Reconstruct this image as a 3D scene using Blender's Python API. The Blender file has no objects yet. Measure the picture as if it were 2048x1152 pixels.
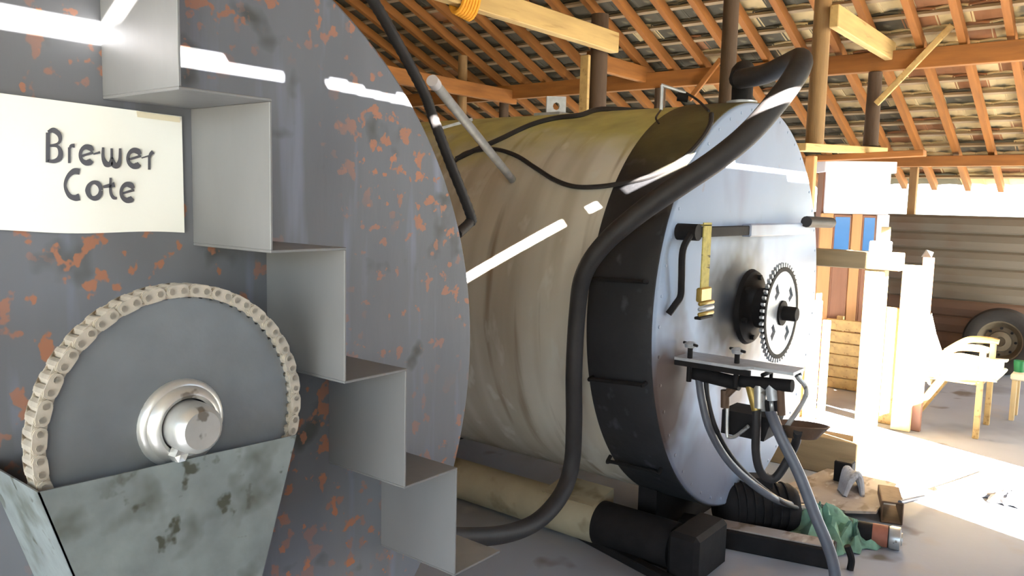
import bpy, bmesh, math, random
import numpy as np
from mathutils import Vector, Matrix
random.seed(7); RNG = np.random.RandomState(7)
SC = bpy.context.scene; COL = SC.collection
V = Vector

# ------------------------------------------------------------------ camera
CAMH = 1.5; FPX = 1598.5; HEAD, PITCH, ROLL = 0.66974, -0.1085, 0.024236
_F = V((math.cos(HEAD)*math.cos(PITCH), math.sin(HEAD)*math.cos(PITCH), math.sin(PITCH)))
_R0 = V((math.sin(HEAD), -math.cos(HEAD), 0)); _U0 = _R0.cross(_F)
_R = _R0*math.cos(ROLL)+_U0*math.sin(ROLL); _U = _U0*math.cos(ROLL)-_R0*math.sin(ROLL)
cd = bpy.data.cameras.new('camera'); cam = bpy.data.objects.new('camera', cd); COL.objects.link(cam)
cd.sensor_fit = 'HORIZONTAL'; cd.sensor_width = 36; cd.lens = 36*FPX/2048; cd.clip_start = 0.05; cd.clip_end = 300
cam.matrix_world = Matrix(((_R.x, _U.x, -_F.x, 0), (_R.y, _U.y, -_F.y, 0), (_R.z, _U.z, -_F.z, CAMH), (0, 0, 0, 1)))
SC.camera = cam

# ------------------------------------------------------------------ world, sun, exposure
w = bpy.data.worlds.new('world'); SC.world = w; w.use_nodes = True
nt = w.node_tree; nt.nodes.clear()
sky = nt.nodes.new('ShaderNodeTexSky'); sky.sky_type = 'HOSEK_WILKIE'; sky.turbidity = 4.0; sky.ground_albedo = 0.4
sky.sun_direction = V((-0.37, -1.0, 0.60)).normalized()
bg = nt.nodes.new('ShaderNodeBackground'); bg.inputs['Strength'].default_value = 4.6
wo = nt.nodes.new('ShaderNodeOutputWorld')
nt.links.new(sky.outputs[0], bg.inputs['Color']); nt.links.new(bg.outputs[0], wo.inputs['Surface'])
SUN_DX, SUN_K = 0.37, 0.56                       # light travels (0.37, 1, -0.56)
sl = bpy.data.lights.new('sun', 'SUN'); sl.energy = 20.0; sl.angle = math.radians(0.12); sl.color = (1.0, 0.95, 0.88)
so = bpy.data.objects.new('sun', sl); COL.objects.link(so)
so.rotation_euler = V((SUN_DX, 1.0, -SUN_K)).to_track_quat('-Z', 'Y').to_euler(); so.location = (-3, -8, 9)
SC.view_settings.view_transform = 'Standard'; SC.view_settings.look = 'None'
SC.view_settings.exposure = 3.4; SC.view_settings.gamma = 1.0; SC.view_settings.use_curve_mapping = False

# ------------------------------------------------------------------ measuring helpers (world metres; z=0 is the drum's lowest point)
FZ = -0.15
def ray(px, py):
    return (_F+_R*((px-1024)/FPX)+_U*((576-py)/FPX)).normalized()
EYE = V((0, 0, CAMH))
def onX(px, py, x): d = ray(px, py); return EYE+d*(x/d.x)
def onY(px, py, y): d = ray(px, py); return EYE+d*(y/d.y)
def onZ(px, py, z=FZ): d = ray(px, py); return EYE+d*((z-CAMH)/d.z)
def at(px, py, dist): d = ray(px, py); return EYE+d*(dist/math.hypot(d.x, d.y))
BX, BY, BZ, BR = 3.876, 1.533, 1.002, 1.0        # drum with white face
AX, AY, AZ, AR = 0.68, 1.436, 1.10, 0.958        # dark drum in front
def onB(px, py, r=1.0):
    d = ray(px, py); a = d.x**2+d.z**2; ox, oz = -BX, CAMH-BZ
    b = 2*(ox*d.x+oz*d.z); c = ox*ox+oz*oz-r*r
    D = max(b*b-4*a*c, 0); return EYE+d*((-b-math.sqrt(D))/(2*a))
def project(p):
    q = V(p)-EYE; z = q.dot(_F)
    if z < 0.05: return (-9999, -9999, z)
    return (1024+FPX*q.dot(_R)/z, 576-FPX*q.dot(_U)/z, z)

# ------------------------------------------------------------------ materials
MATS = {}
def lin(c):
    return tuple((x/12.92 if x <= 0.04045 else ((x+0.055)/1.055)**2.4) for x in c)
def mat(name, col, var=0.15, scale=6.0, rough=0.6, metal=0.0, bump=0.1, bscale=40.0, stretch=(1, 1, 1), spots=(), spec=0.5, emit=None, coord='Object'):
    """col is sRGB 0..1; spots = list of (srgb, noise scale, threshold, softness, mask scale or None, stretch)"""
    m = bpy.data.materials.new(name); m.use_nodes = True; MATS[name] = m
    nt = m.node_tree; N, L = nt.nodes, nt.links
    bs = N['Principled BSDF']; bs.inputs['Roughness'].default_value = rough; bs.inputs['Metallic'].default_value = metal
    bs.inputs['Specular IOR Level'].default_value = spec
    tc = N.new('ShaderNodeTexCoord'); out = tc.outputs[coord]
    def noise(sc, st=(1, 1, 1), det=4.0, off=(0, 0, 0)):
        mp = N.new('ShaderNodeMapping'); mp.inputs['Scale'].default_value = st; mp.inputs['Location'].default_value = off
        L.new(out, mp.inputs['Vector'])
        n = N.new('ShaderNodeTexNoise'); n.inputs['Scale'].default_value = sc; n.inputs['Detail'].default_value = det
        L.new(mp.outputs[0], n.inputs['Vector']); return n.outputs['Fac']
    def ramp(fac, a, b):
        r = N.new('ShaderNodeMapRange'); r.inputs['From Min'].default_value = a; r.inputs['From Max'].default_value = b
        L.new(fac, r.inputs['Value']); return r.outputs[0]
    def mix(f, a, b):
        x = N.new('ShaderNodeMix'); x.data_type = 'RGBA'
        L.new(f, x.inputs['Factor'])
        for s, v in ((x.inputs['A'], a), (x.inputs['B'], b)):
            if isinstance(v, tuple): s.default_value = (*v, 1)
            else: L.new(v, s)
        return x.outputs['Result']
    c = lin(col); lo = tuple(x*(1-var) for x in c); hi = tuple(min(1, x*(1+var)) for x in c)
    cur = mix(ramp(noise(scale, stretch), 0.3, 0.7), lo, hi)
    for i, s in enumerate(spots):
        sc_, sc, th, so_, ms, st = s
        f = ramp(noise(sc, st, 3.0, (3.1*i+1.7, 1.3*i, 0.7*i)), th, th+so_)
        if ms:
            f2 = ramp(noise(ms, (1, 1, 1), 1.0, (5.1, 2.2*i, 1)), 0.42, 0.56)
            mm = N.new('ShaderNodeMath'); mm.operation = 'MULTIPLY'; L.new(f, mm.inputs[0]); L.new(f2, mm.inputs[1]); f = mm.outputs[0]
        cur = mix(f, cur, lin(sc_))
    L.new(cur, bs.inputs['Base Color'])
    if bump:
        bn = N.new('ShaderNodeBump'); bn.inputs['Strength'].default_value = bump; bn.inputs['Distance'].default_value = 0.01
        L.new(noise(bscale, stretch, 3.0), bn.inputs['Height']); L.new(bn.outputs[0], bs.inputs['Normal'])
    if emit: bs.inputs['Emission Color'].default_value = (*lin(emit[0]), 1); bs.inputs['Emission Strength'].default_value = emit[1]
    return m
RUST = (0.62, 0.43, 0.34)
mat('dark_steel', (0.42, 0.43, 0.455), 0.22, 3.0, 0.55, 0.15, 0.08, 30, (1, 1, 0.25),
    spots=[((0.48, 0.50, 0.56), 5.0, 0.56, 0.14, None, (3, 3, 0.35)), ((0.30, 0.31, 0.30), 7, 0.60, 0.1, None, (1, 1, 1)),
           (RUST, 24, 0.59, 0.03, 1.6, (1, 1, 0.9)), ((0.66, 0.44, 0.33), 30, 0.63, 0.03, 1.3, (1, 1, 1))])
mat('plate_steel', (0.44, 0.44, 0.44), 0.12, 4.0, 0.5, 0.2, 0.06, 30, (1, 1, 0.4),
    spots=[((0.40, 0.41, 0.45), 4, 0.58, 0.12, None, (1, 1, 1)), ((0.47, 0.36, 0.28), 9, 0.66, 0.08, None, (1, 1, 0.5))])
mat('guard_steel', (0.47, 0.50, 0.50), 0.2, 12.0, 0.45, 0.25, 0.1, 40, spots=[((0.36, 0.38, 0.36), 9, 0.54, 0.12, None, (1, 1, 1)), ((0.27, 0.28, 0.24), 22, 0.62, 0.06, 4.0, (1, 1, 1))])
mat('sprocket_steel', (0.46, 0.48, 0.50), 0.12, 9.0, 0.42, 0.4, 0.05, 60, spots=[((0.56, 0.57, 0.6), 20, 0.68, 0.05, None, (1, 1, 0.5))])
mat('chain_steel', (0.68, 0.65, 0.60), 0.2, 30.0, 0.45, 0.4, 0.1, 80, spots=[((0.42, 0.37, 0.31), 40, 0.58, 0.08, None, (1, 1, 1))])
mat('bright_steel', (0.74, 0.74, 0.73), 0.1, 20.0, 0.35, 0.6, 0.05, 60, spots=[((0.5, 0.48, 0.45), 25, 0.64, 0.06, None, (1, 1, 1))])
mat('galvanised', (0.70, 0.71, 0.72), 0.15, 25.0, 0.45, 0.4, 0.05, 60)
mat('white_paper', (0.93, 0.93, 0.91), 0.02, 3.0, 0.7, 0, 0.0)
mat('ink', (0.33, 0.33, 0.36), 0.05, 8, 0.7, 0, 0)
mat('drum_shell', (0.73, 0.71, 0.66), 0.14, 1.6, 0.8, 0, 0.15, 14, (1, 1, 1),
    spots=[((0.60, 0.55, 0.47), 1.7, 0.52, 0.22, None, (0.3, 2.2, 0.25)), ((0.49, 0.42, 0.33), 3.0, 0.60, 0.16, None, (0.4, 3, 0.3)), ((0.76, 0.75, 0.71), 9, 0.60, 0.1, None, (1, 1, 0.4))])
mat('drum_black', (0.14, 0.14, 0.15), 0.25, 5.0, 0.6, 0, 0.2, 25, (1, 1, 1), spots=[((0.25, 0.25, 0.27), 12, 0.62, 0.1, None, (1, 1, 0.7))])
mat('drum_face', (0.58, 0.64, 0.73), 0.05, 2.0, 0.5, 0, 0.06, 20, (1, 1, 1),
    spots=[((0.52, 0.54, 0.62), 2.2, 0.56, 0.2, None, (1, 1, 0.5)), ((0.60, 0.56, 0.56), 7, 0.68, 0.08, None, (1, 1, 1))])
mat('black_rubber', (0.18, 0.17, 0.17), 0.2, 14, 0.6, 0, 0.08, 60, spec=0.35)
mat('grey_rubber', (0.36, 0.37, 0.40), 0.15, 14, 0.45, 0, 0.05, 60)
mat('black_metal', (0.12, 0.11, 0.11), 0.3, 12, 0.75, 0.0, 0.1, 50, spec=0.2)
mat('brown_rust', (0.38, 0.29, 0.22), 0.3, 12, 0.7, 0.1, 0.2, 50)
mat('brass', (0.66, 0.55, 0.28), 0.2, 30, 0.4, 0.4, 0.05, 60)
mat('yellow_strap', (0.70, 0.64, 0.35), 0.2, 40, 0.8, 0, 0.1, 60, spots=[((0.3, 0.27, 0.18), 30, 0.6, 0.05, None, (0.3, 0.3, 2))])
mat('orange_rope', (0.86, 0.60, 0.16), 0.12, 30, 0.8, 0, 0.2, 80)
mat('concrete_floor', (0.62, 0.64, 0.68), 0.14, 0.8, 0.75, 0, 0.12, 20, (1, 1, 1),
    spots=[((0.51, 0.52, 0.54), 1.1, 0.54, 0.16, None, (1, 1, 1)), ((0.64, 0.63, 0.63), 3.0, 0.58, 0.14, None, (1, 1, 1)), ((0.44, 0.41, 0.37), 2.6, 0.64, 0.08, None, (1, 1, 1))])
mat('concrete_pipe', (0.66, 0.62, 0.52), 0.14, 4, 0.8, 0, 0.15, 30, spots=[((0.50, 0.46, 0.36), 5, 0.58, 0.12, None, (1, 1, 1))])
mat('outside_ground', (0.55, 0.52, 0.43), 0.12, 0.6, 0.9, 0, 0.1, 8)
mat('orange_wood', (0.57, 0.36, 0.15), 0.22, 3.0, 0.7, 0, 0.12, 30, (6, 0.7, 6))
mat('orange_wood_x', (0.57, 0.36, 0.15), 0.22, 3.0, 0.7, 0, 0.12, 30, (0.7, 6, 6))
mat('pale_wood', (0.74, 0.62, 0.40), 0.14, 3.0, 0.7, 0, 0.1, 30, (0.6, 6, 6), spots=[((0.6, 0.47, 0.28), 5, 0.62, 0.1, None, (0.4, 5, 5))])
mat('cut_wood', (0.84, 0.74, 0.55), 0.12, 3.0, 0.7, 0, 0.1, 30, (6, 6, 0.7), spots=[((0.70, 0.58, 0.38), 5, 0.62, 0.1, None, (5, 5, 0.5))])
mat('grey_wood', (0.60, 0.52, 0.40), 0.18, 3.0, 0.75, 0, 0.15, 30, (5, 0.7, 5))
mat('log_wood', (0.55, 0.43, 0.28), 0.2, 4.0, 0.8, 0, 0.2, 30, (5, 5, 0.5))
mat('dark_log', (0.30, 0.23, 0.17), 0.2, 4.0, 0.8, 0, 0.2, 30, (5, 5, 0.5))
mat('roof_tile', (0.76, 0.68, 0.50), 0.28, 2.2, 0.85, 0, 0.25, 18, (1, 1, 1), spots=[((0.58, 0.42, 0.28), 2.5, 0.58, 0.08, None, (1, 1, 1)), ((0.42, 0.40, 0.33), 3.5, 0.60, 0.1, None, (1, 1, 1))])
mat('roof_tile_red', (0.57, 0.39, 0.25), 0.25, 2.2, 0.85, 0, 0.25, 18, spots=[((0.44, 0.35, 0.27), 3.5, 0.58, 0.1, None, (1, 1, 1))])
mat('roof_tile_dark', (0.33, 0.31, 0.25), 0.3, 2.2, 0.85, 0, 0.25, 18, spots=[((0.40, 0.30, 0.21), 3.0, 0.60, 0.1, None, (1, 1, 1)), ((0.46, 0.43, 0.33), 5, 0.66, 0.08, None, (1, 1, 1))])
mat('cladding', (0.40, 0.37, 0.32), 0.12, 2.0, 0.6, 0.15, 0.1, 20, (1, 0.4, 2), spots=[((0.36, 0.27, 0.20), 1.5, 0.56, 0.12, None, (1, 0.5, 1))])
mat('cladding_brown', (0.37, 0.28, 0.22), 0.15, 2.0, 0.7, 0, 0.1, 20, (1, 0.4, 2))
mat('board_wall', (0.50, 0.42, 0.33), 0.2, 2.0, 0.8, 0, 0.15, 20, (4, 4, 0.5))
mat('white_paint', (0.88, 0.87, 0.89), 0.04, 2.0, 0.55, 0, 0.04, 20)
mat('cabinet_brown', (0.55, 0.38, 0.29), 0.12, 3.0, 0.6, 0, 0.08, 20, (5, 5, 0.6))
mat('cabinet_wood', (0.74, 0.55, 0.36), 0.12, 3.0, 0.6, 0, 0.08, 20, (5, 5, 0.6))
mat('blue_glass', (0.30, 0.50, 0.74), 0.1, 3.0, 0.15, 0, 0.0)
mat('cream_cushion', (0.88, 0.84, 0.74), 0.05, 6.0, 0.85, 0, 0.12, 40)
mat('tyre_rubber', (0.17, 0.16, 0.15), 0.2, 8, 0.8, 0, 0.2, 40)
mat('rim_steel', (0.40, 0.36, 0.29), 0.2, 8, 0.6, 0.2, 0.1, 40)
mat('slab_grey', (0.62, 0.58, 0.55), 0.14, 5, 0.8, 0, 0.15, 25, spots=[((0.48, 0.43, 0.38), 6, 0.55, 0.1, None, (1, 2, 1)), ((0.72, 0.70, 0.68), 9, 0.62, 0.08, None, (1, 2, 1))])
mat('green_cloth', (0.45, 0.60, 0.52), 0.3, 14, 0.9, 0, 0.3, 30, spots=[((0.22, 0.30, 0.27), 9, 0.55, 0.1, None, (1, 1, 1))])
mat('grey_cloth', (0.62, 0.62, 0.64), 0.25, 14, 0.9, 0, 0.3, 30, spots=[((0.35, 0.34, 0.34), 12, 0.58, 0.08, None, (1, 1, 1))])
mat('red_paint', (0.62, 0.38, 0.30), 0.2, 14, 0.7, 0, 0.1, 30)
mat('green_plastic', (0.10, 0.45, 0.25), 0.1, 8, 0.5, 0, 0)

def node_links(m): return m.node_tree.nodes, m.node_tree.links
def add_moss(m, ca=(0.47, 0.43, 0.24), cb=(0.80, 0.76, 0.42)):
    """growth that sits where the drum's surface looks upward: yellow-green lichen and dark soot streaks along the drum"""
    N, L = node_links(m); bs = N['Principled BSDF']; src = bs.inputs['Base Color'].links[0].from_socket
    tc = N.new('ShaderNodeTexCoord'); sp = N.new('ShaderNodeSeparateXYZ'); L.new(tc.outputs['Object'], sp.inputs[0])
    nz = N.new('ShaderNodeTexNoise'); nz.inputs['Scale'].default_value = 2.6; nz.inputs['Detail'].default_value = 5
    mp = N.new('ShaderNodeMapping'); mp.inputs['Scale'].default_value = (1, 0.8, 1); L.new(tc.outputs['Object'], mp.inputs[0]); L.new(mp.outputs[0], nz.inputs['Vector'])
    ad = N.new('ShaderNodeMath'); ad.operation = 'MULTIPLY_ADD'; ad.inputs[1].default_value = 0.55; L.new(nz.outputs['Fac'], ad.inputs[0]); L.new(sp.outputs['Z'], ad.inputs[2])
    mr = N.new('ShaderNodeMapRange'); mr.inputs['From Min'].default_value = 1.90; mr.inputs['From Max'].default_value = 2.12; mr.inputs['To Max'].default_value = 0.9
    L.new(ad.outputs[0], mr.inputs['Value'])
    n2 = N.new('ShaderNodeTexNoise'); n2.inputs['Scale'].default_value = 7; L.new(mp.outputs[0], n2.inputs['Vector'])
    cr = N.new('ShaderNodeMix'); cr.data_type = 'RGBA'; cr.inputs['A'].default_value = (*lin(ca), 1); cr.inputs['B'].default_value = (*lin(cb), 1)
    L.new(n2.outputs['Fac'], cr.inputs['Factor'])
    mx = N.new('ShaderNodeMix'); mx.data_type = 'RGBA'; L.new(mr.outputs[0], mx.inputs['Factor']); L.new(src, mx.inputs['A']); L.new(cr.outputs['Result'], mx.inputs['B'])
    L.new(mx.outputs['Result'], bs.inputs['Base Color'])
add_moss(MATS['drum_shell']); add_moss(MATS['drum_black'], (0.26, 0.23, 0.16), (0.44, 0.41, 0.24))
def add_stain(m, blobs, col):
    """soot and rust runs with shapes of their own: blobs = (x, z, rx, rz) in the face's object coordinates"""
    N, L = node_links(m); bs = N['Principled BSDF']; src = bs.inputs['Base Color'].links[0].from_socket
    tc = N.new('ShaderNodeTexCoord'); nz = N.new('ShaderNodeTexNoise'); nz.inputs['Scale'].default_value = 5; L.new(tc.outputs['Object'], nz.inputs['Vector'])
    for (x, z, rx, rz) in blobs:
        mp = N.new('ShaderNodeMapping'); mp.vector_type = 'POINT'
        mp.inputs['Scale'].default_value = (1/rx, 0, 1/rz); mp.inputs['Location'].default_value = (-x/rx, 0, -z/rz)
        L.new(tc.outputs['Object'], mp.inputs[0])
        ln = N.new('ShaderNodeVectorMath'); ln.operation = 'LENGTH'; L.new(mp.outputs[0], ln.inputs[0])
        ad = N.new('ShaderNodeMath'); ad.operation = 'MULTIPLY_ADD'; ad.inputs[1].default_value = 0.9; L.new(nz.outputs['Fac'], ad.inputs[0]); L.new(ln.outputs['Value'], ad.inputs[2])
        mr = N.new('ShaderNodeMapRange'); mr.inputs['From Min'].default_value = 1.45; mr.inputs['From Max'].default_value = 0.95; mr.inputs['To Max'].default_value = 0.92
        L.new(ad.outputs[0], mr.inputs['Value'])
        mx = N.new('ShaderNodeMix'); mx.data_type = 'RGBA'; L.new(mr.outputs[0], mx.inputs['Factor']); L.new(src, mx.inputs['A']); mx.inputs['B'].default_value = (*lin(col), 1)
        src = mx.outputs['Result']
    L.new(src, bs.inputs['Base Color'])

# ------------------------------------------------------------------ object helpers
WL = {}
def finish(name, me, material, parent=None, wl=None, smooth=False, **tags):
    o = bpy.data.objects.new(name, me); COL.objects.link(o)
    if material: 
        me.materials.clear(); me.materials.append(MATS[material])
    if smooth:
        for p in me.polygons: p.use_smooth = True
    WL[o] = V(wl) if wl is not None else V((0, 0, 0))
    if parent is not None: o.parent = parent; o.location = WL[o]-WL[parent]
    else: o.location = WL[o]
    for k, v in tags.items(): o[k] = v
    return o
def mk(name, bm, material, parent=None, smooth=False, **tags):
    bmesh.ops.recalc_face_normals(bm, faces=bm.faces[:])
    co = [v.co for v in bm.verts]
    wl = V(((min(c.x for c in co)+max(c.x for c in co))/2, (min(c.y for c in co)+max(c.y for c in co))/2, min(c.z for c in co)))
    bmesh.ops.translate(bm, verts=bm.verts[:], vec=-wl)
    me = bpy.data.meshes.new(name)
    if smooth:
        for e in bm.edges:
            if len(e.link_faces) == 2 and e.calc_face_angle(0) > 0.7: e.smooth = False
    bm.to_mesh(me); bm.free()
    return finish(name, me, material, parent, wl, smooth, **tags)
def root(name, loc, **tags):
    o = bpy.data.objects.new(name, None); COL.objects.link(o); o.location = loc; WL[o] = V(loc); o.empty_display_size = 0.1
    for k, v in tags.items(): o[k] = v
    return o
def mesh_of(name, bm, material, smooth=False):
    bmesh.ops.recalc_face_normals(bm, faces=bm.faces[:])
    me = bpy.data.meshes.new(name); bm.to_mesh(me); bm.free(); me.materials.append(MATS[material])
    if smooth:
        for p in me.polygons: p.use_smooth = True
    return me
def inst(name, me, loc, rot=None, parent=None, **tags):
    o = bpy.data.objects.new(name, me); COL.objects.link(o); WL[o] = V(loc)
    o.location = V(loc)-(WL[parent] if parent is not None else V((0, 0, 0)))
    if rot is not None: o.rotation_euler = rot
    if parent is not None: o.parent = parent
    for k, v in tags.items(): o[k] = v
    return o
def B(): return bmesh.new()
def bevel(bm, faces_or_none, amt):
    if amt > 0: bmesh.ops.bevel(bm, geom=bm.edges[:], offset=amt, segments=1, affect='EDGES', clamp_overlap=True)
def hexa(bm, c8):
    vs = [bm.verts.new(c) for c in c8]
    for f in ((0, 1, 2, 3), (4, 5, 6, 7), (0, 1, 5, 4), (1, 2, 6, 5), (2, 3, 7, 6), (3, 0, 4, 7)): bm.faces.new([vs[i] for i in f])
    return bm
def box(x0, x1, y0, y1, z0, z1, bv=0.0, bm=None):
    t = B(); hexa(t, [(x0, y0, z0), (x1, y0, z0), (x1, y1, z0), (x0, y1, z0), (x0, y0, z1), (x1, y0, z1), (x1, y1, z1), (x0, y1, z1)])
    if bv: bevel(t, None, bv)
    return merge(bm, t)
def merge(bm, t):
    if bm is None: return t
    me = bpy.data.meshes.new('tmp'); t.to_mesh(me); t.free(); bm.from_mesh(me); bpy.data.meshes.remove(me); return bm
def frame(d, up=V((0, 0, 1))):
    d = d.normalized()
    if abs(d.dot(up)) > 0.98: up = V((0, 1, 0))
    s = d.cross(up).normalized(); return d, s, s.cross(d).normalized()
def beam(p0, p1, wdt, hgt, bv=0.004, bm=None, up=V((0, 0, 1))):
    p0, p1 = V(p0), V(p1); d, s, u = frame(p1-p0, up); s = s*wdt/2; u = u*hgt/2
    t = B(); hexa(t, [p0-s-u, p0+s-u, p0+s+u, p0-s+u, p1-s-u, p1+s-u, p1+s+u, p1-s+u])
    if bv: bevel(t, None, bv)
    return merge(bm, t)
def spline(pts, n=6):
    pts = [V(p) for p in pts]; out = []
    P = [pts[0]*2-pts[1]]+pts+[pts[-1]*2-pts[-2]]
    for i in range(1, len(P)-2):
        a, b, c, d = P[i-1:i+3]
        for k in range(n):
            t = k/n; out.append(0.5*((2*b)+(c-a)*t+(2*a-5*b+4*c-d)*t*t+(3*b-a-3*c+d)*t**3))
    out.append(pts[-1]); return out
def tube(pts, r, n=10, bm=None, cap=True, smooth=6):
    """swept round tube; r is a radius or a list with one radius per given point"""
    m = len(pts)
    if smooth: 
        sp = spline(pts, smooth)
        rr = [r]*len(sp) if not isinstance(r, (list, tuple)) else [np.interp(i/smooth, range(m), r) for i in range(len(sp))]
    else:
        sp = [V(p) for p in pts]; rr = [r]*m if not isinstance(r, (list, tuple)) else list(r)
    bm = bm or B(); rings = []; u = None
    for i, p in enumerate(sp):
        d = (sp[min(i+1, len(sp)-1)]-sp[max(i-1, 0)]).normalized()
        if u is None: _, s, u = frame(d)
        s = d.cross(u).normalized(); u = s.cross(d).normalized()
        rings.append([bm.verts.new(p+(s*math.cos(2*math.pi*k/n)+u*math.sin(2*math.pi*k/n))*rr[i]) for k in range(n)])
    for a, b in zip(rings, rings[1:]):
        for k in range(n): bm.faces.new((a[k], a[(k+1) % n], b[(k+1) % n], b[k]))
    if cap: bm.faces.new(rings[0]); bm.faces.new(rings[-1])
    return bm
def rod(p0, p1, r, n=12, r1=None, bm=None): return tube([p0, p1], [r, r1 if r1 is not None else r], n, bm, True, 0)
def lathe(prof, org, axis=V((0, 1, 0)), n=48, bm=None):
    """revolve (radius, distance along axis) pairs"""
    bm = bm or B(); org = V(org); d, s, u = frame(V(axis)); rings = []
    for r, h in prof:
        if r < 1e-6: rings.append([bm.verts.new(org+d*h)])
        else: rings.append([bm.verts.new(org+d*h+(s*math.cos(2*math.pi*k/n)+u*math.sin(2*math.pi*k/n))*r) for k in range(n)])
    for a, b in zip(rings, rings[1:]):
        for k in range(n):
            k2 = (k+1) % n
            if len(a) == 1 and len(b) == 1: continue
            if len(a) == 1: bm.faces.new((a[0], b[k], b[k2]))
            elif len(b) == 1: bm.faces.new((a[k], a[k2], b[0]))
            else: bm.faces.new((a[k], a[k2], b[k2], b[k]))
    return bm
def plate(pts, thick, bm=None):
    """extruded polygon"""
    bm = bm or B(); t = V(thick); a = [bm.verts.new(V(p)) for p in pts]; b = [bm.verts.new(V(p)+t) for p in pts]; n = len(a)
    bm.faces.new(a); bm.faces.new(b[::-1])
    for i in range(n): bm.faces.new((a[i], a[(i+1) % n], b[(i+1) % n], b[i]))
    return bm
def holed(outer, holes, T):
    """flat outline with holes (2-D points) made solid; T maps (u, v, w) to world, w in 0..1"""
    bm = B(); rows = []
    for w_ in (0, 1):
        loops = []
        for pl in [outer]+holes:
            vs = [bm.verts.new(T(u, v, w_)) for u, v in pl]
            loops.append((vs, [bm.edges.new((vs[i], vs[(i+1) % len(vs)])) for i in range(len(vs))]))
        bmesh.ops.triangle_fill(bm, use_beauty=True, use_dissolve=False, edges=[e for l in loops for e in l[1]])
        rows.append(loops)
    for (a, _), (b, _) in zip(*rows):
        for i in range(len(a)): bm.faces.new((a[i], a[(i+1) % len(a)], b[(i+1) % len(a)], b[i]))
    return bm
def tag(o, label, category, group=None):
    o['label'] = label; o['category'] = category
    if group: o['group'] = group
    return o
def struct(o): o['kind'] = 'structure'; return o
#@@BODY
# ================================================================== SETTING
TH = math.atan(0.4); RZ = lambda x: 2.0+0.4*(9.8-x)         # underside of the rafters on the right slope
RIDGE, EAVE, LEAVE, Y0, Y1 = 1.0, 10.45, -4.6, -3.2, 10.6
RZL = lambda x: RZ(RIDGE)-0.4*(RIDGE-x)
struct(mk('ground', box(-60, 70, -60, 60, FZ-0.25, FZ-0.06), 'outside_ground'))
struct(mk('floor', box(-3.1, 10.2, -3.3, 10.6, FZ-0.12, FZ), 'concrete_floor'))
# front gable wall behind the camera: boards with a slit and openings shaped for the light
def gap_at(x):
    if -1.9 < x < 3.15:
        lo, hi = 4.20, 4.28
        if 1.10 < x < 1.15 or 1.20 < x < 1.25: return []
        if x < -0.95: lo, hi = 4.22, 4.285
        elif x < -0.62: lo, hi = 4.205, 4.268-0.015*(x > -0.75)
        elif x < -0.52: lo, hi = 4.232, 4.252
        elif x < 0.3: lo, hi = 4.20+0.006*math.sin(9*x), 4.250+0.008*math.sin(23*x)
        elif 1.9 < x < 2.6: lo, hi = 4.20, 4.25
        elif x >= 2.6: lo, hi = 4.165, 4.25
        return [(lo, hi)]
    if 3.44 < x < 4.78: return [(1.62, 3.75)]
    if -2.95 < x < -2.02: return [(1.3, 3.5)]  # left opening added to light the dark drum
    if 4.78 < x < 5.6: return [(2.42, 3.75)]
    if 7.3 < x < 9.7: return [(FZ, 1.58)]  # low opening added so sunlit floor brightens the right roof
    return []
wf = B(); x = LEAVE+0.4
edges = [-3.05, -2.8, -2.6, -2.4, -2.2, -2.0, -1.9]+[round(-1.9+0.05*i, 3) for i in range(1, 102)]+[3.3, 3.44, 3.7, 3.9, 4.1, 4.3, 4.5, 4.78, 5.0, 5.2, 5.4, 5.6]+[round(5.8+0.2*i, 2) for i in range(20)]+[9.7]
for a, b in zip(edges, edges[1:]):
    m = (a+b)/2; top = min(RZ(a), RZ(b)) if m > RIDGE else min(RZL(a), RZL(b)); z = FZ
    for lo, hi in gap_at(m):
        if lo > z: box(a, b, -3.03, -2.97, z, lo, 0, wf)
        z = hi
    if top+0.08 > z: box(a, b, -3.03, -2.97, z, top+0.1, 0, wf)
struct(mk('wall_front', wf, 'board_wall'))
wb = B()
for a in np.arange(-3.0, 9.7, 0.25):
    m = a+0.12; top = RZ(m) if m > RIDGE else RZL(m)
    box(a+0.004, a+0.246, 10.30, 10.33, FZ, top, 0, wb)
struct(mk('wall_back', wb, 'board_wall'))
wl_ = B(); WLX = -3.0
box(WLX-0.05, WLX, -3.0, 10.3, FZ, 0.3, 0, wl_); box(WLX-0.05, WLX, 2.7, 10.3, 0.3, RZL(WLX), 0, wl_); box(WLX-0.05, WLX, -3.0, 2.7, 2.65, RZL(WLX), 0, wl_); box(WLX-0.05, WLX, -3.0, -1.9, 0.3, 2.65, 0, wl_)
for yy in (-2.95, 0.0, 2.65): box(WLX-0.10, WLX+0.02, yy-0.05, yy+0.05, FZ, RZL(WLX), 0, wl_)
struct(mk('wall_left', wl_, 'board_wall'))
# right wall: horizontal cladding strips, open to the sky above
wr = root('wall_right', (9.75, 4, FZ), kind='structure')
h = 0.19; nz = 9; tops = 1.46
for k in range(nz):
    z1 = tops-k*h*0.95; z0 = max(z1-h, FZ); t = B()
    prof = [(0, z0), (-0.022, z0+0.02), (-0.034, (z0+z1)/2), (-0.02, z1-0.03), (0, z1), (0.012, z1), (0.012, z0)]
    plate([(9.72+dx, 0.35, zz) for dx, zz in prof], (0, Y1-0.75, 0), t)
    mk('cladding_strip', t, 'cladding' if k < 5 else 'cladding_brown', wr)
for yy in (-2.9, 0.2, 2.1, 4.2, 6.3, 8.4): mk('stud', box(9.78, 9.86, yy-0.04, yy+0.04, FZ, RZ(9.82)-0.01, 0.004), 'log_wood', wr)

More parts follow.
